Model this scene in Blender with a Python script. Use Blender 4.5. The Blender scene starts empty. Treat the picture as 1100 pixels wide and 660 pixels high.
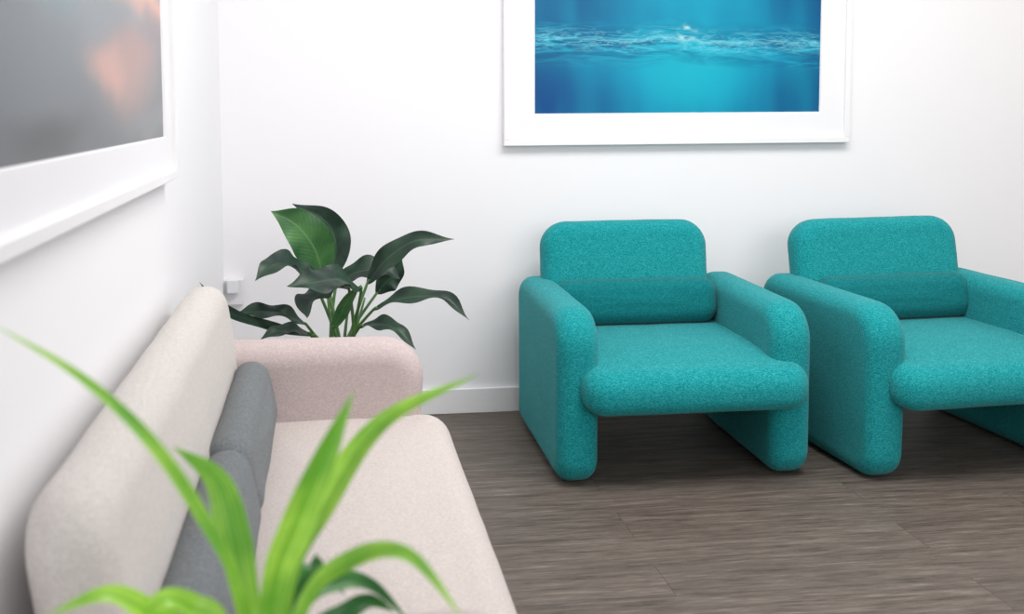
import bpy, bmesh, math, random
from mathutils import Vector, Matrix, noise
random.seed(4)
S = bpy.context.scene
COL = S.collection
try:
    S.view_settings.view_transform = 'Standard'
except Exception:
    pass
# ------------------------------------------------------------------ camera
F = 1150.0
AX, AY = 490.0, 203.0
YAW = math.radians(6.94); PITCH = math.radians(4.5); ROLL = -0.006
CAM = Vector((0.396, -4.17, 1.23))
R3 = (Matrix.Rotation(-YAW, 3, 'Z') @ Matrix.Rotation(math.pi/2 - PITCH, 3, 'X') @ Matrix.Rotation(ROLL, 3, 'Z'))
cd = bpy.data.cameras.new('camera'); cam = bpy.data.objects.new('camera', cd); COL.objects.link(cam)
cam.matrix_world = Matrix.Translation(CAM) @ R3.to_4x4()
cd.sensor_width = 36; cd.lens = 36*F/1100
cd.shift_x = (550-AX)/1100; cd.shift_y = -(330-AY)/1100
cd.dof.use_dof = True; cd.dof.focus_distance = 3.5; cd.dof.aperture_fstop = 4.0
cd.clip_start = 0.05
S.camera = cam
def W(px, py, d):
    """point at world distance d in front of the camera along +y"""
    v = R3 @ Vector(((px-AX)/F, -(py-AY)/F, -1))
    return CAM + v*(d/v.y)

# ------------------------------------------------------------------ materials
def lin(c):
    return tuple(((x/255)/12.92 if x/255 <= .04045 else ((x/255+.055)/1.055)**2.4) for x in c) + (1,)
class NT:
    def __init__(s, name):
        s.m = bpy.data.materials.new(name); s.m.use_nodes = True
        s.t = s.m.node_tree; s.b = s.t.nodes['Principled BSDF']
    def n(s, typ, **kw):
        nd = s.t.nodes.new(typ)
        for k, v in kw.items():
            if k in nd.bl_rna.properties: setattr(nd, k, v)
            else: nd.inputs[k.replace('_', ' ')].default_value = v
        return nd
    def l(s, a, b): s.t.links.new(a, b)
    def ramp(s, fac, stops, interp='LINEAR'):
        r = s.t.nodes.new('ShaderNodeValToRGB'); r.color_ramp.interpolation = interp
        e = r.color_ramp.elements
        while len(e) < len(stops): e.new(.5)
        for i, (p, c) in enumerate(stops): e[i].position = p; e[i].color = c
        s.l(fac, r.inputs[0]); return r.outputs[0]
    def mix(s, fac, a, b, mode='MIX'):
        m = s.t.nodes.new('ShaderNodeMix'); m.data_type = 'RGBA'; m.blend_type = mode
        for sock, v in ((m.inputs[0], fac), (m.inputs[6], a), (m.inputs[7], b)):
            if hasattr(v, 'is_linked'): s.l(v, sock)
            else: sock.default_value = v
        return m.outputs[2]
    def math(s, op, a, b=None, c=None):
        m = s.t.nodes.new('ShaderNodeMath'); m.operation = op
        for i, v in enumerate((a, b, c)):
            if v is None: continue
            if hasattr(v, 'is_linked'): s.l(v, m.inputs[i])
            else: m.inputs[i].default_value = v
        return m.outputs[0]
    def bump(s, h, strength, dist):
        b = s.n('ShaderNodeBump', Strength=strength, Distance=dist)
        s.l(h, b.inputs['Height']); s.l(b.outputs[0], s.b.inputs['Normal'])
def plain(name, c, rough=.5, nscale=0, amt=.03):
    m = NT(name); m.b.inputs['Roughness'].default_value = rough
    tc = m.n('ShaderNodeTexCoord'); nz = m.n('ShaderNodeTexNoise', Scale=nscale or 6.0, Detail=3.0)
    m.l(tc.outputs['Object'], nz.inputs['Vector'])
    a = lin(c); b = tuple(x*(1-amt*2) for x in a[:3])+(1,)
    m.l(m.ramp(nz.outputs['Fac'], [(.3, b), (.7, a)]), m.b.inputs['Base Color'])
    return m.m
def fabric(name, dark, mid, light, scale=250, bump=.4, sheen=.1):
    """tweed: every tiny knot of yarn has its own tone"""
    m = NT(name); m.b.inputs['Roughness'].default_value = .95
    m.b.inputs['Specular IOR Level'].default_value = .12
    m.b.inputs['Sheen Weight'].default_value = sheen
    tc = m.n('ShaderNodeTexCoord')
    v = m.n('ShaderNodeTexVoronoi', Scale=float(scale)); n3 = m.n('ShaderNodeTexNoise', Scale=6.0, Detail=2.0)
    n1 = m.n('ShaderNodeTexNoise', Scale=float(scale)*.6, Detail=2.0)
    st = m.n('ShaderNodeVectorMath', operation='MULTIPLY'); st.inputs[1].default_value = (.8, .8, 1.35)
    m.l(tc.outputs['Object'], st.inputs[0])
    for x in (v, n1): m.l(st.outputs[0], x.inputs['Vector'])
    m.l(tc.outputs['Object'], n3.inputs['Vector'])
    sx = m.n('ShaderNodeSeparateColor'); m.l(v.outputs['Color'], sx.inputs[0])
    f = m.math('ADD', m.math('MULTIPLY', sx.outputs[0], .6), m.math('MULTIPLY', n1.outputs['Fac'], .4))
    c = m.ramp(f, [(.15, lin(dark)), (.5, lin(mid)), (.85, lin(light))])
    c2 = m.mix(m.math('MULTIPLY', n3.outputs['Fac'], .2), c, lin(mid))
    m.l(c2, m.b.inputs['Base Color'])
    m.bump(m.math('SUBTRACT', 1.0, v.outputs['Distance']), bump, .002)
    return m.m
M = {}
M['teal'] = fabric('teal_tweed', (0, 108, 114), (14, 142, 146), (62, 170, 171), 460, .3)
M['teal_dark'] = fabric('teal_bolster_tweed', (0, 88, 93), (6, 113, 117), (36, 134, 136), 460, .25)
M['oat'] = fabric('oatmeal_wool', (192, 185, 180), (204, 198, 193), (216, 211, 206), 440, .15, .04)
M['pink'] = fabric('pinkish_wool', (180, 164, 162), (194, 179, 177), (207, 194, 192), 440, .18, .04)
M['seat'] = fabric('beige_wool', (187, 177, 172), (199, 189, 184), (210, 201, 197), 440, .15, .04)
M['grey'] = fabric('grey_wool', (98, 102, 104), (114, 118, 120), (130, 134, 136), 440, .2, .04)
M['wall'] = plain('white_paint', (243, 242, 244), .7, 2, .005)
M['white'] = plain('white_satin', (241, 240, 241), .4, 3, .01)
M['mat'] = plain('mat_board', (239, 238, 240), .6, 3, .01)
M['plastic'] = plain('white_plastic', (232, 232, 234), .35, 3, .01)
M['pot'] = plain('white_ceramic', (225, 224, 222), .3, 4)
M['soil'] = plain('soil', (48, 36, 28), .95, 60, .3)

def wood():
    m = NT('grey_wood_planks')
    tc = m.n('ShaderNodeTexCoord')
    br = m.n('ShaderNodeTexBrick', Scale=1.0)
    br.offset = .37; br.squash = 1
    for k, v in {'Mortar Size': .0011, 'Brick Width': 1.25, 'Row Height': .185, 'Mortar Smooth': .3, 'Bias': 0.0}.items(): br.inputs[k].default_value = v
    br.inputs['Color1'].default_value = (.35, .35, .35, 1); br.inputs['Color2'].default_value = (.65, .65, .65, 1); br.inputs['Mortar'].default_value = (.05, .05, .05, 1)
    m.l(tc.outputs['Object'], br.inputs['Vector'])
    mul = m.n('ShaderNodeVectorMath', operation='MULTIPLY'); mul.inputs[1].default_value = (2.4, 32, 1)
    m.l(tc.outputs['Object'], mul.inputs[0])
    add = m.n('ShaderNodeVectorMath', operation='ADD'); m.l(mul.outputs[0], add.inputs[0])
    sc = m.n('ShaderNodeVectorMath', operation='SCALE'); sc.inputs['Scale'].default_value = 37
    m.l(br.outputs['Color'], sc.inputs[0]); m.l(sc.outputs[0], add.inputs[1])
    g1 = m.n('ShaderNodeTexNoise', Scale=1.6, Detail=10.0, Roughness=.72, Distortion=.4)
    m.l(add.outputs[0], g1.inputs['Vector'])
    mul2 = m.n('ShaderNodeVectorMath', operation='MULTIPLY'); mul2.inputs[1].default_value = (13, 240, 1)
    m.l(tc.outputs['Object'], mul2.inputs[0])
    g2 = m.n('ShaderNodeTexNoise', Scale=1.0, Detail=4.0, Roughness=.72); m.l(mul2.outputs[0], g2.inputs['Vector'])
    f = m.math('ADD', m.math('MULTIPLY', g1.outputs['Fac'], .6), m.math('MULTIPLY', g2.outputs['Fac'], .4))
    c = m.ramp(f, [(.35, lin((56, 49, 44))), (.46, lin((94, 85, 78))), (.55, lin((112, 103, 95))), (.66, lin((146, 137, 128)))])
    tone = m.ramp(br.outputs['Color'], [(0, (.42, .4, .39, 1)), (.3, (.88, .87, .87, 1)), (.7, (1.06, 1.05, 1.04, 1))])
    m.l(m.mix(1.0, c, tone, 'MULTIPLY'), m.b.inputs['Base Color'])
    m.b.inputs['Roughness'].default_value = .5
    m.b.inputs['Specular IOR Level'].default_value = .25
    m.bump(f, .12, .003)
    return m.m
M['wood'] = wood()

def uvsock(m):
    u = m.n('ShaderNodeUVMap'); u.uv_map = 'UVMap'; return u.outputs[0]
def wobble(m, uv, scale, amt):
    nz = m.n('ShaderNodeTexNoise', Scale=scale, Detail=2.0); m.l(uv, nz.inputs['Vector'])
    s = m.n('ShaderNodeVectorMath', operation='SUBTRACT'); s.inputs[1].default_value = (.5, .5, .5); m.l(nz.outputs['Color'], s.inputs[0])
    k = m.n('ShaderNodeVectorMath', operation='MULTIPLY'); k.inputs[1].default_value = (amt, amt, 0); m.l(s.outputs[0], k.inputs[0])
    a = m.n('ShaderNodeVectorMath', operation='ADD'); m.l(uv, a.inputs[0]); m.l(k.outputs[0], a.inputs[1]); return a.outputs[0]
def gauss_dist(m, uv, cx, cy, sx, sy):
    """1 at (cx,cy) falling smoothly to 0 at the ellipse sx,sy"""
    s = m.n('ShaderNodeVectorMath', operation='SUBTRACT'); s.inputs[1].default_value = (cx, cy, 0); m.l(uv, s.inputs[0])
    k = m.n('ShaderNodeVectorMath', operation='MULTIPLY'); k.inputs[1].default_value = (1/sx, 1/sy, 0); m.l(s.outputs[0], k.inputs[0])
    ln = m.n('ShaderNodeVectorMath', operation='LENGTH'); m.l(k.outputs[0], ln.inputs[0])
    r = m.n('ShaderNodeMapRange'); r.interpolation_type = 'SMOOTHERSTEP'
    r.inputs['From Min'].default_value = 1; r.inputs['From Max'].default_value = 0
    m.l(ln.outputs['Value'], r.inputs['Value']); return r.outputs[0]
def water():
    m = NT('water_print'); uv = uvsock(m)
    base = m.mix(gauss_dist(m, uv, .52, .26, .76, .8), lin((0, 70, 124)), lin((0, 144, 178)))
    base = m.mix(m.math('MULTIPLY', gauss_dist(m, uv, .54, .24, .34, .40), .7), base, lin((12, 180, 198)))
    base = m.mix(m.math('MULTIPLY', gauss_dist(m, uv, .1, .58, .9, .2), .5), base, lin((4, 90, 136)))
    base = m.mix(m.math('MULTIPLY', gauss_dist(m, uv, .55, .66, .42, .28), .8), base, lin((4, 152, 182)))
    base = m.mix(m.math('MULTIPLY', gauss_dist(m, uv, .0, .05, .5, .34), .8), base, lin((0, 68, 130)))
    base = m.mix(m.math('MULTIPLY', gauss_dist(m, uv, 1.0, .08, .32, .34), .75), base, lin((0, 72, 124)))
    mu = m.n('ShaderNodeVectorMath', operation='MULTIPLY'); mu.inputs[1].default_value = (9, 1.4, 1); m.l(uv, mu.inputs[0])
    ray = m.n('ShaderNodeTexNoise', Scale=1.0, Detail=1.0); m.l(mu.outputs[0], ray.inputs['Vector'])
    rr = m.ramp(ray.outputs['Fac'], [(.4, (0, 0, 0, 1)), (.75, (1, 1, 1, 1))])
    base = m.mix(m.math('MULTIPLY', rr, .28), base, lin((16, 172, 196)))
    sp = m.n('ShaderNodeSeparateXYZ'); m.l(uv, sp.inputs[0])
    wn = m.n('ShaderNodeTexNoise', noise_dimensions='1D', Scale=3.5, Detail=3.0, Roughness=.55); m.l(sp.outputs[0], wn.inputs['W'])
    wl = m.math('ADD', m.math('MULTIPLY', m.math('SUBTRACT', wn.outputs['Fac'], .5), .17), .385)
    dv = m.math('SUBTRACT', sp.outputs[1], wl)
    def ripple(sx, sy, dist, seed, width, centre, spread, col, k):
        nonlocal base
        mu2 = m.n('ShaderNodeMapping'); mu2.inputs['Scale'].default_value = (sx, sy, 1); mu2.inputs['Location'].default_value = (seed, seed*.7, 0); m.l(uv, mu2.inputs['Vector'])
        rp = m.n('ShaderNodeTexNoise', Scale=1.0, Detail=3.5, Roughness=.55, Distortion=dist); m.l(mu2.outputs[0], rp.inputs['Vector'])
        ridge = m.math('ABSOLUTE', m.math('SUBTRACT', rp.outputs['Fac'], .5))
        line = m.ramp(ridge, [(0, (1, 1, 1, 1)), (width*.4, (.5, .5, .5, 1)), (width, (0, 0, 0, 1))])
        bd = m.math('ABSOLUTE', m.math('SUBTRACT', dv, centre))
        band = m.ramp(bd, [(0, (1, 1, 1, 1)), (spread*.5, (.6, .6, .6, 1)), (spread, (0, 0, 0, 1))])
        base = m.mix(m.math('MULTIPLY', m.math('MULTIPLY', line, band), k), base, col)
        return rp, line, band
    rp, _, band = ripple(3, 10, .5, 3.1, .15, -.02, .14, lin((0, 78, 122)), .75)
    ripple(3.2, 15, .5, 8.3, .07, -.03, .13, lin((40, 180, 204)), .65)
    r3, l3, _ = ripple(7, 28, .5, 1.7, .05, .0, .08, lin((110, 208, 224)), .55)
    ripple(13, 44, .4, 4.2, .04, -.01, .06, lin((150, 224, 234)), .4)
    sl = m.ramp(m.math('ABSOLUTE', dv), [(0, (1, 1, 1, 1)), (.007, (.4, .4, .4, 1)), (.016, (0, 0, 0, 1))])
    base = m.mix(m.math('MULTIPLY', sl, m.math('MULTIPLY', gauss_dist(m, uv, .55, .38, .75, .5), .5)), base, lin((130, 214, 226)))
    s2 = gauss_dist(m, wobble(m, uv, 30.0, .10), .52, .43, .05, .05)
    base = m.mix(m.math('MULTIPLY', m.ramp(r3.outputs['Fac'], [(.46, (0, 0, 0, 1)), (.62, (1, 1, 1, 1))]), s2), base, lin((190, 228, 224)))
    m.l(base, m.b.inputs['Base Color']); m.b.inputs['Roughness'].default_value = .4
    m.b.inputs['Specular IOR Level'].default_value = .2
    return m.m
M['water'] = water()

def leafmat(name, dark, light, rib, rough=.35, veins=True):
    m = NT(name); uv = uvsock(m)
    sp = m.n('ShaderNodeSeparateXYZ'); m.l(uv, sp.inputs[0])
    d = m.math('ABSOLUTE', m.math('SUBTRACT', sp.outputs[0], .5))
    tc = m.n('ShaderNodeTexCoord'); nz = m.n('ShaderNodeTexNoise', Scale=14.0, Detail=3.0); m.l(tc.outputs['Object'], nz.inputs['Vector'])
    c = m.ramp(nz.outputs['Fac'], [(.35, lin(dark)), (.65, lin(light))])
    if veins:
        v = m.math('SINE', m.math('MULTIPLY', m.math('SUBTRACT', sp.outputs[1], m.math('MULTIPLY', d, .5)), 110.0))
        c = m.mix(m.math('MULTIPLY', m.ramp(v, [(.3, (0, 0, 0, 1)), (1, (1, 1, 1, 1))]), .04), c, lin(rib))
        m.bump(v, .08, .002)
        c = m.mix(m.ramp(d, [(.012, (.5, .5, .5, 1)), (.035, (0, 0, 0, 1))]), c, lin(rib))
    else:
        v = m.math('SINE', m.math('MULTIPLY', sp.outputs[0], 40.0))
        c = m.mix(m.math('MULTIPLY', m.ramp(v, [(.2, (0, 0, 0, 1)), (1, (1, 1, 1, 1))]), .3), c, lin(rib))
        c = m.mix(m.ramp(d, [(.02, (.6, .6, .6, 1)), (.14, (0, 0, 0, 1))]), c, lin(dark))
    m.l(c, m.b.inputs['Base Color']); m.b.inputs['Roughness'].default_value = rough
    tr = m.n('ShaderNodeBsdfTranslucent'); m.l(c, tr.inputs['Color'])
    mx = m.n('ShaderNodeMixShader'); mx.inputs[0].default_value = .15 if veins else .35
    out = m.t.nodes['Material Output']
    m.l(m.b.outputs[0], mx.inputs[1]); m.l(tr.outputs[0], mx.inputs[2]); m.l(mx.outputs[0], out.inputs[0])
    return m.m
M['leaf'] = leafmat('dark_leaf', (20, 44, 36), (40, 70, 50), (74, 104, 76), .42)
M['leaf_light'] = leafmat('fresh_leaf', (46, 92, 52), (72, 122, 64), (110, 150, 92))
M['strap'] = leafmat('bright_strap_leaf', (92, 168, 34), (168, 222, 72), (222, 246, 152), .35, False)
M['strap_dark'] = leafmat('dark_strap_leaf', (28, 88, 38), (60, 130, 50), (110, 170, 80), .4, False)
M['stem'] = plain('green_stem', (84, 124, 66), .5, 30, .1)

# ------------------------------------------------------------------ mesh helpers
def finish(name, bm, mat, parent=None, smooth=True, mats=None):
    bmesh.ops.recalc_face_normals(bm, faces=bm.faces)
    me = bpy.data.meshes.new(name); bm.to_mesh(me); bm.free()
    for mm in (mats or [mat]): me.materials.append(mm)
    if smooth:
        for p in me.polygons: p.use_smooth = True
    o = bpy.data.objects.new(name, me); COL.objects.link(o)
    if parent: o.parent = parent
    return o
def thing(name, label, cat, loc=(0, 0, 0), rz=0, group=None):
    o = bpy.data.objects.new(name, None); COL.objects.link(o); o.location = loc; o.rotation_euler = (0, 0, rz)
    o.empty_display_size = .1
    o['label'] = label; o['category'] = cat
    if group: o['group'] = group
    return o
def rounded(pts, radii, step=.02, seg=10):
    out = []; n = len(pts)
    arcs = []
    for i in range(n):
        p = Vector(pts[i]); a = (Vector(pts[i-1])-p).normalized(); b = (Vector(pts[(i+1) % n])-p).normalized()
        r = radii[i]; th = a.angle(b); tl = r/math.tan(th/2)
        c = p + (a+b).normalized()*(r/math.sin(th/2))
        s = p + a*tl; e = p + b*tl
        vs, ve = s-c, e-c; ang = vs.angle_signed(ve)
        arc = []
        for k in range(seg+1):
            t = -ang*k/seg
            arc.append(c + Vector((vs.x*math.cos(t)-vs.y*math.sin(t), vs.x*math.sin(t)+vs.y*math.cos(t))))
        arcs.append(arc)
    for i in range(n):
        out += arcs[i]
        s = arcs[i][-1]; e = arcs[(i+1) % n][0]; L = (e-s).length; k = int(L/step)
        for j in range(1, k): out.append(s.lerp(e, j/k))
    return out
def slab(bm, outline, t, r, bulge, mat4, lump=.0025, bend=None):
    """pillow-edged panel: outline in u,v ; thickness along w"""
    n = len(outline)
    nrm = []
    for i in range(n):
        d = (outline[(i+1) % n]-outline[i-1]).normalized(); nrm.append(Vector((-d.y, d.x)))
    area = sum(outline[i-1].x*outline[i].y-outline[i].x*outline[i-1].y for i in range(n))
    if area < 0: nrm = [-v for v in nrm]
    K = 8; rings = []
    cen = sum(outline, Vector((0, 0)))/n
    inner = [outline[i]+nrm[i]*r for i in range(n)]
    def ring(s, ins, w):
        if s is None: return [Vector((outline[i].x+nrm[i].x*ins, outline[i].y+nrm[i].y*ins, w)) for i in range(n)]
        return [Vector((cen.x+(inner[i].x-cen.x)*s, cen.y+(inner[i].y-cen.y)*s, w)) for i in range(n)]
    SS = (.1, .22, .34, .46, .58, .7, .8, .88, .95)
    bl = lambda s: bulge*(1-s*s)**1.5
    for s in SS: rings.append(ring(s, 0, -t/2-bl(s)))
    for k in range(K+1):
        a = math.pi/2*(1-k/K); rings.append(ring(None, r*(1-math.cos(a)), -(t/2-r)-r*math.sin(a)))
    if t/2-r > .003: start = 0
    else: start = 1
    for k in range(start, K+1):
        a = math.pi/2*(k/K); rings.append(ring(None, r*(1-math.cos(a)), (t/2-r)+r*math.sin(a)))
    for s in reversed(SS): rings.append(ring(s, 0, t/2+bl(s)))
    seed = Vector((random.uniform(0, 50), random.uniform(0, 50), 0))
    VR = []
    def put(p):
        if bend: p = bend(p)
        if lump:
            nv = noise.noise_vector(p*7+seed); p = p+nv*lump
        return bm.verts.new(mat4 @ p)
    for rg in rings: VR.append([put(p) for p in rg])
    b0 = put(Vector((cen.x, cen.y, -t/2-bulge))); b1 = put(Vector((cen.x, cen.y, t/2+bulge)))
    for i in range(n):
        j = (i+1) % n
        bm.faces.new((b0, VR[0][j], VR[0][i])); bm.faces.new((b1, VR[-1][i], VR[-1][j]))
        for k in range(len(VR)-1): bm.faces.new((VR[k][i], VR[k][j], VR[k+1][j], VR[k+1][i]))
def axes(u, v, w, o=(0, 0, 0)):
    m = Matrix.Identity(4)
    for i in range(3): m[i][0] = u[i]; m[i][1] = v[i]; m[i][2] = w[i]; m[i][3] = o[i]
    return m
YZX = axes((0, 1, 0), (0, 0, 1), (1, 0, 0))
XZY = axes((1, 0, 0), (0, 0, 1), (0, -1, 0))
T = Matrix.Translation
def part(name, mat, parent, outline, t, r, bulge, mat4, **kw):
    bm = bmesh.new(); slab(bm, outline, t, r, bulge, mat4, **kw); return finish(name, bm, mat, parent)
def box(bm, x0, x1, y0, y1, z0, z1, bev=0):
    g = bmesh.ops.create_cube(bm, size=1)
    for v in g['verts']: v.co = Vector(((x0+x1)/2+v.co.x*(x1-x0), (y0+y1)/2+v.co.y*(y1-y0), (z0+z1)/2+v.co.z*(z1-z0)))
    if bev:
        es = list({e for v in g['verts'] for e in v.link_edges})
        bmesh.ops.bevel(bm, geom=es, offset=bev, segments=2, profile=.5, affect='EDGES')

# ------------------------------------------------------------------ setting
def struct(name, x0, x1, y0, y1, z0, z1, mat, bev=0):
    bm = bmesh.new(); box(bm, x0, x1, y0, y1, z0, z1, bev); o = finish(name, bm, mat, None, False); o['kind'] = 'structure'; return o
struct('floor', -.1, 8, -7, .1, -.05, 0, M['wood'])
struct('wall_back', -.1, 8, 0, .1, 0, 2.8, M['wall'])
struct('wall_left', -.1, 0, -7, 0, 0, 2.8, M['wall'])
struct('baseboard_back', .014, 8, -.014, 0, 0, .10, M['white'], .003)
struct('baseboard_left', 0, .014, -7, -.0, 0, .10, M['white'], .003)

# ------------------------------------------------------------------ armchairs
def armchair(label, loc, rz, bx, bw, sx):
    t = thing('armchair', label, 'armchair', loc, rz, 'teal armchairs along the back wall')
    HW, AT = .425, .138
    prof = rounded([(-.40, .002), (.375, .002), (.385, .578), (-.405, .572)], [.085, .065, .09, .13])
    for s in (-1, 1):
        part('armrest_panel', M['teal'], t, prof, AT, .052, .002, T((s*(HW-AT/2), 0, 0)) @ YZX, lump=.0012)
    hw = .378
    plan = rounded([(-hw, -.488), (hw, -.488), (hw-.03, .26), (-hw+.03, .26)], [.08, .08, .075, .075])
    def droop(p):   # the pad rolls gently down towards its front edge
        k = max(0, -.12-p.y); return Vector((p.x, p.y, p.z-.28*k*k))
    part('seat', M['teal'], t, plan, .142, .062, .004, T((sx, 0, .344)), bend=droop, lump=.0015)
    back = rounded([(-bw, -.24), (bw, -.24), (bw, .24), (-bw, .24)], [.065, .065, .10, .10])
    part('backrest', M['teal'], t, back, .13, .055, .006, T((bx, .262, .548)) @ Matrix.Rotation(math.radians(-11), 4, 'X') @ XZY)
    lw = .310
    lum = rounded([(-lw, -.085), (lw, -.085), (lw, .085), (-lw, .085)], [.062]*4)
    part('lumbar_cushion', M['teal_dark'], t, lum, .12, .058, .004, T((bx+.012, .158, .498)) @ Matrix.Rotation(math.radians(-11), 4, 'X') @ XZY, lump=.001)
    return t
armchair('teal boucle armchair standing directly below the framed blue water print', (1.546, -.50, 0), math.radians(-.5), -.030, .320, .020)
armchair('teal boucle armchair at the right edge, cut off by the frame', (2.514, -.56, 0), math.radians(4), 0, .342, .012)

# ------------------------------------------------------------------ sofa (faces +x, along the left wall)
SY0, SY1 = -4.17+1.14, -4.17+2.83
L = SY1-SY0
sofa = thing('sofa', 'long oatmeal upholstered sofa along the left wall with low rounded arms', 'sofa', (0, (SY0+SY1)/2, 0))
aprof = rounded([(.10, .002), (.61, .002), (.645, .622), (.08, .628)], [.065, .07, .10, .065])
XZ = axes((1, 0, 0), (0, 0, 1), (0, 1, 0))
for s in (-1, 1):
    o = part('armrest_panel', M['pink'], sofa, aprof, .14, .055, .004, T((0, s*(L/2-.07), 0)) @ XZ)
    if s > 0: o['label'] = 'pinkish beige upholstered arm at the far end'
plan = rounded([(.16, -L/2+.07), (.705, -L/2+.07), (.705, L/2-.07), (.16, L/2-.07)], [.075, .075, .075, .075])
part('seat', M['seat'], sofa, plan, .16, .07, .012, T((0, 0, .352)))
b0, b1 = -L/2+.08, L/2-.055
bprof = rounded([(b0, -.25), (b1, -.25), (b1, .25), (b0, .25)], [.065, .065, .09, .09])
part('backrest', M['oat'], sofa, bprof, .11, .052, .002, T((.118, 0, .535)) @ Matrix.Rotation(math.radians(-8), 4, 'Y') @ YZX)
def bolster(label, y0, y1, zc=.518, x=.215):
    bm = bmesh.new(); l = (y1-y0)/2
    pr = rounded([(-l, -.086), (l, -.086), (l, .086), (-l, .086)], [.056]*4)
    slab(bm, pr, .088, .043, .010, Matrix.Rotation(math.radians(-12), 4, 'Y') @ YZX, lump=.003)
    o = finish('bolster_cushion', bm, M['grey']); o.location = (x, (y0+y1)/2, zc)
    o['label'] = label; o['category'] = 'cushion'; o['group'] = 'grey bolsters on the sofa'
bolster('grey wool bolster cushion beside the far arm of the sofa', -4.17+1.99, -4.17+2.68)
bolster('grey wool bolster cushion nearer the camera, partly behind bright green leaves', -4.17+1.30, -4.17+1.995)

# ------------------------------------------------------------------ framed pictures
def picture(root, w, h, border, matname, printlabel):
    """local: x along the wall, z up, front toward -y, back at y=0"""
    bm = bmesh.new(); fw, dp = .022, .034
    x0, x1, z0, z1 = -w/2, w/2, 0, h
    box(bm, x0, x1, -dp, 0, z0, z0+fw, .002); box(bm, x0, x1, -dp, 0, z1-fw, z1, .002)
    box(bm, x0, x0+fw, -dp, 0, z0+fw, z1-fw, .002); box(bm, x1-fw, x1, -dp, 0, z0+fw, z1-fw, .002)
    finish('frame', bm, M['white'], root, False)
    bm = bmesh.new(); yb, yf = -.014, -.020
    o = [(x0+fw, z0+fw), (x1-fw, z0+fw), (x1-fw, z1-fw), (x0+fw, z1-fw)]
    i = [(x0+border, z0+border), (x1-border, z0+border), (x1-border, z1-border), (x0+border, z1-border)]
    e = .004; j = [(x0+border+e, z0+border+e), (x1-border-e, z0+border+e), (x1-border-e, z1-border-e), (x0+border+e, z1-border-e)]
    A = [bm.verts.new((x, yf, z)) for x, z in o]; B = [bm.verts.new((x, yf, z)) for x, z in i]; C = [bm.verts.new((x, yb, z)) for x, z in j]
    for k in range(4):
        q = (k+1) % 4; bm.faces.new((A[k], A[q], B[q], B[k])); bm.faces.new((B[k], B[q], C[q], C[k]))
    finish('mat_board', bm, M['mat'], root, False)
    bm = bmesh.new(); uvl = bm.loops.layers.uv.new('UVMap')
    vs = [bm.verts.new((x, yb-.001, z)) for x, z in i]; f = bm.faces.new(vs)
    for lp, uv in zip(f.loops, ((0, 0), (1, 0), (1, 1), (0, 1))): lp[uvl].uv = uv
    p = finish('art_print', bm, M[matname], root, False); p['label'] = printlabel
xa = W(541, 100, 4.15).x; xb = W(912, 100, 4.15).x; zb = W(541, 157, 4.135).z
pr = thing('framed_picture', 'white framed print of blue water hanging above the teal armchair', 'picture', ((xa+xb)/2, -.001, zb))
picture(pr, xb-xa, .99, .122, 'water', 'blue underwater photograph with rippling surface')
ye = -4.17+2.70
PW, PB = 1.62, .10
zl = 1.055
pl = thing('framed_picture', 'white framed blurry dark print with orange patches on the left wall', 'picture', (.001, ye-PW/2, zl), math.pi/2)
def koi():
    m = NT('koi_print'); uv0 = uvsock(m); uv = wobble(m, uv0, 4.0, .16)
    iw, ih = PW-2*PB, .99-2*PB
    def at(px, py):
        v = R3 @ Vector(((px-AX)/F, -(py-AY)/F, -1)); k = (.016-CAM.x)/v.x; p = CAM+v*k
        return ((p.y-(ye-PW+PB))/iw, (p.z-(zl+PB))/ih)
    sp = m.n('ShaderNodeSeparateXYZ'); m.l(uv0, sp.inputs[0])
    base = m.ramp(sp.outputs[1], [(0, lin((82, 86, 90))), (.14, lin((110, 116, 122))), (.4, lin((150, 158, 164))), (.6, lin((166, 173, 178))), (1, lin((130, 140, 148)))])
    nz = m.n('ShaderNodeTexNoise', Scale=3.5, Detail=0.0); m.l(uv, nz.inputs['Vector'])
    base = m.mix(m.math('MULTIPLY', m.ramp(nz.outputs['Fac'], [(.35, (0, 0, 0, 1)), (.7, (1, 1, 1, 1))]), .35), base, lin((90, 96, 103)))
    def blob(px, py, rx, ry, c, k):
        """soft ellipse centred where the photograph shows it, radii given as nearby wall points"""
        nonlocal base
        x, y = at(px, py); x1 = at(px+rx, py)[0]; x0 = at(px-rx, py)[0]; y1 = at(px, py-ry)[1]
        base = m.mix(m.math('MULTIPLY', gauss_dist(m, uv, (x0+x1)/2, y, abs(x1-x0)/2, abs(y1-y)), k), base, lin(c))
    blob(30, 150, 90, 55, (60, 61, 63), .9)
    blob(150, 130, 60, 35, (128, 130, 133), .7)
    blob(124, 78, 56, 62, (186, 144, 132), .65)
    blob(142, 54, 40, 44, (182, 132, 122), .55)
    blob(110, 68, 36, 42, (220, 160, 142), .6)
    blob(148, 2, 68, 34, (222, 164, 146), .85)
    blob(166, 34, 34, 30, (138, 116, 118), .6)
    blob(58, 5, 34, 38, (112, 150, 156), .45)
    m.l(base, m.b.inputs['Base Color']); m.b.inputs['Roughness'].default_value = .3
    m.b.inputs['Specular IOR Level'].default_value = .3
    return m.m
M['koi'] = koi()
picture(pl, PW, .99, PB, 'koi', 'dark blurry print with orange patches')

# ------------------------------------------------------------------ wall socket
p = W(251, 312, 4.16)
so = thing('wall_socket', 'small white wall socket with plug low in the corner behind the plant', 'socket', (p.x, 0, p.z))
bm = bmesh.new(); box(bm, -.038, .038, -.03, -.0005, -.055, .045, .004); finish('socket_plate', bm, M['plastic'], so, False)
bm = bmesh.new(); box(bm, -.022, .022, -.062, -.0305, -.006, .05, .006); finish('plug', bm, M['plastic'], so, False)

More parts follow.
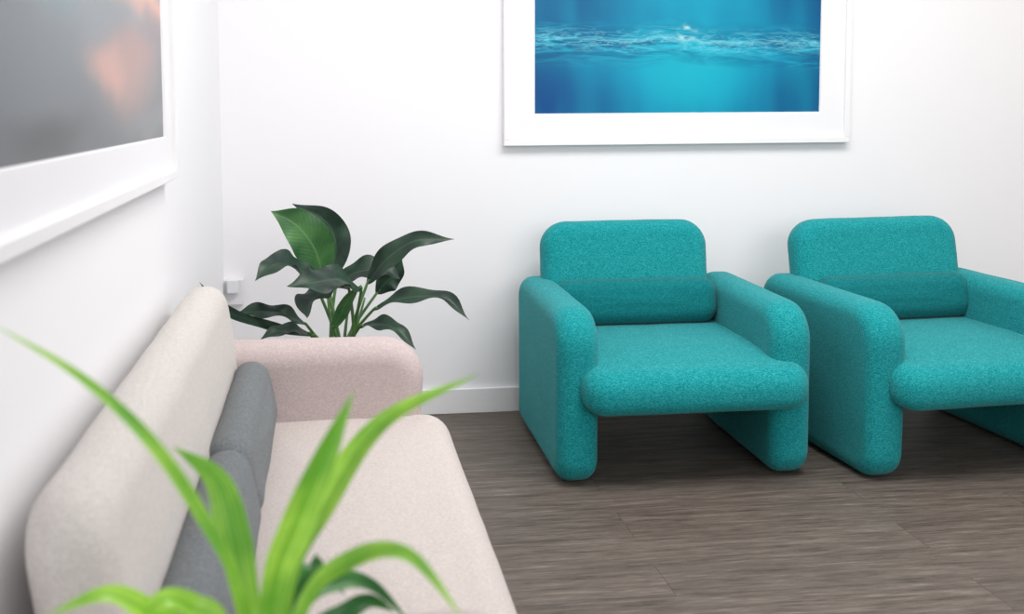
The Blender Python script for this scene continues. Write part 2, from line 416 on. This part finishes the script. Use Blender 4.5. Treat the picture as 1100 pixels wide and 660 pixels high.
# ------------------------------------------------------------------ plants
def catmull(P, n):
    Q = [P[0]*2-P[1]]+list(P)+[P[-1]*2-P[-2]]; out = []
    for i in range(n+1):
        t = i/n*(len(P)-1); k = min(int(t), len(P)-2); u = t-k
        a, b, c, d = Q[k:k+4]
        out.append(.5*((2*b)+(c-a)*u+(2*a-5*b+4*c-d)*u*u+(3*b-a-3*c+d)*u**3))
    return out
def leaf(bm, uvl, P, width, nrm, kind='broad', fold=.24, mi=0, wave=.14):
    n = 30; C = catmull(P, n); nrm = Vector(nrm).normalized(); cs = 8; rows = []; ph = random.uniform(0, 6)
    for i, c in enumerate(C):
        t = i/n; tg = (C[min(i+1, n)]-C[max(i-1, 0)]).normalized()
        sd = tg.cross(nrm).normalized(); n2 = sd.cross(tg).normalized()
        if kind == 'broad': w = width*max(.012, (math.sin(math.pi*t**.85))**.85*(1 if t < .75 else 1-.45*((t-.75)/.25)**1.5))
        else: w = width*max(.02, (.35+.65*math.sin(min(1, t*1.55)*math.pi/2)**1.3)*(1-max(0, (t-.35)/.65)**1.9))
        row = []
        for k in range(cs+1):
            s = k/cs*2-1
            z = fold*abs(s)*w/2 + wave*width*math.sin(ph+t*15+(2 if s > 0 else 0))*abs(s)**2*math.sin(math.pi*t)
            row.append(bm.verts.new(c+sd*(s*w/2)+n2*z))
        rows.append(row)
    for i in range(n):
        for k in range(cs):
            f = bm.faces.new((rows[i][k], rows[i][k+1], rows[i+1][k+1], rows[i+1][k])); f.material_index = mi
            for lp, (a, b) in zip(f.loops, ((k, i), (k+1, i), (k+1, i+1), (k, i+1))): lp[uvl].uv = (a/cs, b/n)
def tube(bm, P, r0, r1, n=14, seg=8):
    C = catmull(P, n); prev = None
    for i, c in enumerate(C):
        tg = (C[min(i+1, n)]-C[max(i-1, 0)]).normalized(); a = tg.orthogonal().normalized() if abs(tg.y) > .99 else tg.cross(Vector((0, 1, 0))).normalized(); b = tg.cross(a)
        r = r0+(r1-r0)*i/n
        rg = [bm.verts.new(c+a*math.cos(q*2*math.pi/seg)*r+b*math.sin(q*2*math.pi/seg)*r) for q in range(seg)]
        if prev:
            for q in range(seg): bm.faces.new((prev[q], prev[(q+1) % seg], rg[(q+1) % seg], rg[q]))
        else: bm.faces.new(rg)
        prev = rg
    bm.faces.new(prev)
def lathe(bm, pr, c, seg=40):
    prev = None
    for r, z in pr:
        rg = [bm.verts.new((c.x+r*math.cos(a*2*math.pi/seg), c.y+r*math.sin(a*2*math.pi/seg), z)) for a in range(seg)] if r > 0 else [bm.verts.new((c.x, c.y, z))]
        if prev:
            for q in range(seg):
                q2 = (q+1) % seg
                if len(rg) == 1: bm.faces.new((prev[q], prev[q2], rg[0]))
                elif len(prev) == 1: bm.faces.new((prev[0], rg[q2], rg[q]))
                else: bm.faces.new((prev[q], prev[q2], rg[q2], rg[q]))
        prev = rg
def pot(root, r0, r1, h):
    bm = bmesh.new(); z = Vector((0, 0, 0))
    lathe(bm, [(0, 0), (r0-.01, 0), (r0, .008), (r1, h-.01), (r1-.003, h), (r1-.012, h), (r1-.014, h-.05), (0, h-.05)], z); finish('pot', bm, M['pot'], root)
    bm = bmesh.new(); lathe(bm, [(0, h-.048), (r1-.017, h-.048), (r1-.02, h-.035), (r1*.5, h-.028), (0, h-.026)], z); finish('soil', bm, M['soil'], root)

# corner plant behind the sofa
c = W(363, 405, 3.42); base = Vector((c.x, c.y, 0))
lily = thing('potted_plant', 'dark green broad leaved plant in the corner behind the far sofa arm', 'plant', base)
pot(lily, .12, .155, .34)
bmL = bmesh.new(); uvl = bmL.loops.layers.uv.new('UVMap'); bmS = bmesh.new()
px = 1/338.0
def LL(pts, wpx, nrm, mi=0, **kw):
    P = [W(*q)-base for q in pts]
    leaf(bmL, uvl, P, wpx*px, nrm, 'broad', mi=mi, **kw)
    r = Vector((random.uniform(-.05, .05), random.uniform(-.04, .04), .305))
    tube(bmS, [r, r.lerp(P[0], .5)+Vector((0, 0, .03))+(P[1]-P[0])*-.15, P[0], P[0]+(P[1]-P[0]).normalized()*.02], .0065, .0035)
LL([(348, 302, 3.42), (338, 268, 3.40), (318, 242, 3.38), (291, 227, 3.36)], 46, (.3, -1, .15), 1, wave=.05)
LL([(352, 302, 3.50), (361, 268, 3.52), (350, 238, 3.54), (314, 219, 3.55)], 36, (-.2, -1, .3))
LL([(338, 304, 3.35), (320, 289, 3.28), (296, 284, 3.2), (274, 302, 3.15)], 34, (-.3, -.7, .55))
LL([(394, 306, 3.45), (414, 280, 3.42), (446, 259, 3.4), (488, 257, 3.4)], 25, (-.35, -.9, .5))
LL([(362, 302, 3.5), (386, 292, 3.5), (412, 290, 3.5), (430, 300, 3.5)], 32, (.1, -.6, .8))
LL([(404, 316, 3.6), (414, 304, 3.6), (424, 294, 3.6), (432, 276, 3.6)], 26, (.4, -1, .1))
LL([(388, 312, 3.3), (364, 301, 3.2), (336, 304, 3.12), (308, 308, 3.08)], 36, (-.05, -.75, .75))
LL([(374, 306, 3.3), (352, 312, 3.22), (334, 324, 3.15), (330, 342, 3.1)], 38, (-.6, -.8, .3))
LL([(400, 334, 3.35), (432, 321, 3.3), (476, 320, 3.25), (504, 344, 3.22)], 21, (.05, -.55, .85), fold=.35, wave=.18)
LL([(330, 350, 3.35), (306, 338, 3.3), (276, 335, 3.28), (246, 340, 3.27)], 21, (0, -.6, .85), fold=.3, wave=.18)
LL([(386, 352, 3.35), (404, 348, 3.3), (426, 354, 3.25), (447, 376, 3.22)], 22, (.2, -.6, .8))
LL([(334, 360, 3.3), (318, 355, 3.25), (298, 356, 3.2), (278, 366, 3.18)], 18, (0, -.6, .8))
LL([(356, 355, 3.3), (366, 338, 3.28), (374, 322, 3.26), (388, 306, 3.25)], 14, (.1, -1, .2), 1)
LL([(340, 362, 3.35), (286, 350, 3.28), (240, 332, 3.20), (214, 303, 3.12)], 12, (-.1, -.8, .6))
for q in ([(352, 330)], [(376, 322)], [(392, 330)]):
    e = W(q[0][0], q[0][1]-10, 3.38)-base
    tube(bmS, [Vector((random.uniform(-.03, .03), -.02, .305)), Vector((e.x*.5, e.y, (e.z+.3)/2)), e], .008, .003)
finish('foliage', bmL, None, lily, True, [M['leaf'], M['leaf_light']])
finish('stems', bmS, M['stem'], lily)

# foreground strap-leaved plant in tall planter
c = W(288, 700, .89); base = Vector((c.x, c.y, 0)); HP = .70
sp = thing('potted_plant', 'bright green strap leaved plant close to the camera in front of the sofa', 'plant', base)
pot(sp, .09, .112, HP)
bmL = bmesh.new(); uvl = bmL.loops.layers.uv.new('UVMap')
def SL(pts, wpx, nrm, mi=0, fold=.25):
    P = [Vector((random.uniform(-.012, .012), random.uniform(-.012, .012), HP-.03))]+[W(*q)-base for q in pts]
    leaf(bmL, uvl, P, wpx/1290.0, nrm, 'strap', fold, mi, .02)
SL([(258, 640, .86), (214, 552, .85), (158, 472, .84), (84, 404, .85), (-12, 346, .86)], 20, (.5, -.6, .6))
SL([(292, 640, .88), (316, 565, .87), (348, 490, .87), (380, 420, .88)], 44, (.3, -1, .1), fold=.45)
SL([(308, 635, .90), (350, 545, .93), (412, 455, .95), (514, 402, .97)], 40, (-.5, -.7, .5), fold=.4)
SL([(264, 640, .91), (250, 575, .93), (232, 515, .95), (186, 480, .97)], 44, (.2, -1, .2), fold=.3)
SL([(325, 655, .86), (380, 602, .84), (440, 598, .82), (500, 668, .81)], 26, (0, -.6, .8))
SL([(320, 660, .92), (362, 626, .95), (400, 630, .97), (440, 668, .99)], 26, (.1, -.7, .7), 1)
SL([(310, 670, .93), (332, 615, .95), (346, 608, .98), (370, 640, 1.0)], 28, (-.3, -.9, .3), 1)
SL([(330, 690, .94), (372, 658, .96), (398, 646, .98), (425, 658, .99)], 26, (.1, -.8, .5), 1)
SL([(205, 690, .88), (155, 656, .86), (112, 640, .84), (50, 662, .82)], 32, (0, -.6, .8), 0)
SL([(240, 680, .88), (208, 654, .88), (172, 646, .86), (130, 690, .86)], 32, (-.1, -.7, .7))
finish('foliage', bmL, None, sp, True, [M['strap'], M['strap_dark']])

# ------------------------------------------------------------------ light
w = bpy.data.worlds.new('world'); S.world = w; w.use_nodes = True
w.node_tree.nodes['Background'].inputs[0].default_value = lin((249, 248, 251))
w.node_tree.nodes['Background'].inputs[1].default_value = .67
def area(name, loc, target, size, power, color):
    l = bpy.data.lights.new(name, 'AREA'); l.shape = 'RECTANGLE'; l.size, l.size_y = size; l.energy = power; l.color = color
    o = bpy.data.objects.new(name, l); COL.objects.link(o); o.location = loc
    o.rotation_euler = (Vector(target)-Vector(loc)).to_track_quat('-Z', 'Y').to_euler()
area('ceiling_panel', (1.7, -1.7, 2.75), (1.7, -1.5, 0), (2.0, 1.0), 58, (1, .985, .97))
area('soft_fill', (2.4, -6.5, 2.2), (.2, 0, .8), (3.5, 2.0), 70, (.98, .985, 1))  # added soft directional fill from behind the camera, not an actual window
area('warm_fill', (4.4, -1.3, 2.6), (3.6, 0, 1.2), (.8, .8), 8, (1, .80, .62))  # added fill that warms the right of the back wall, no real fixture
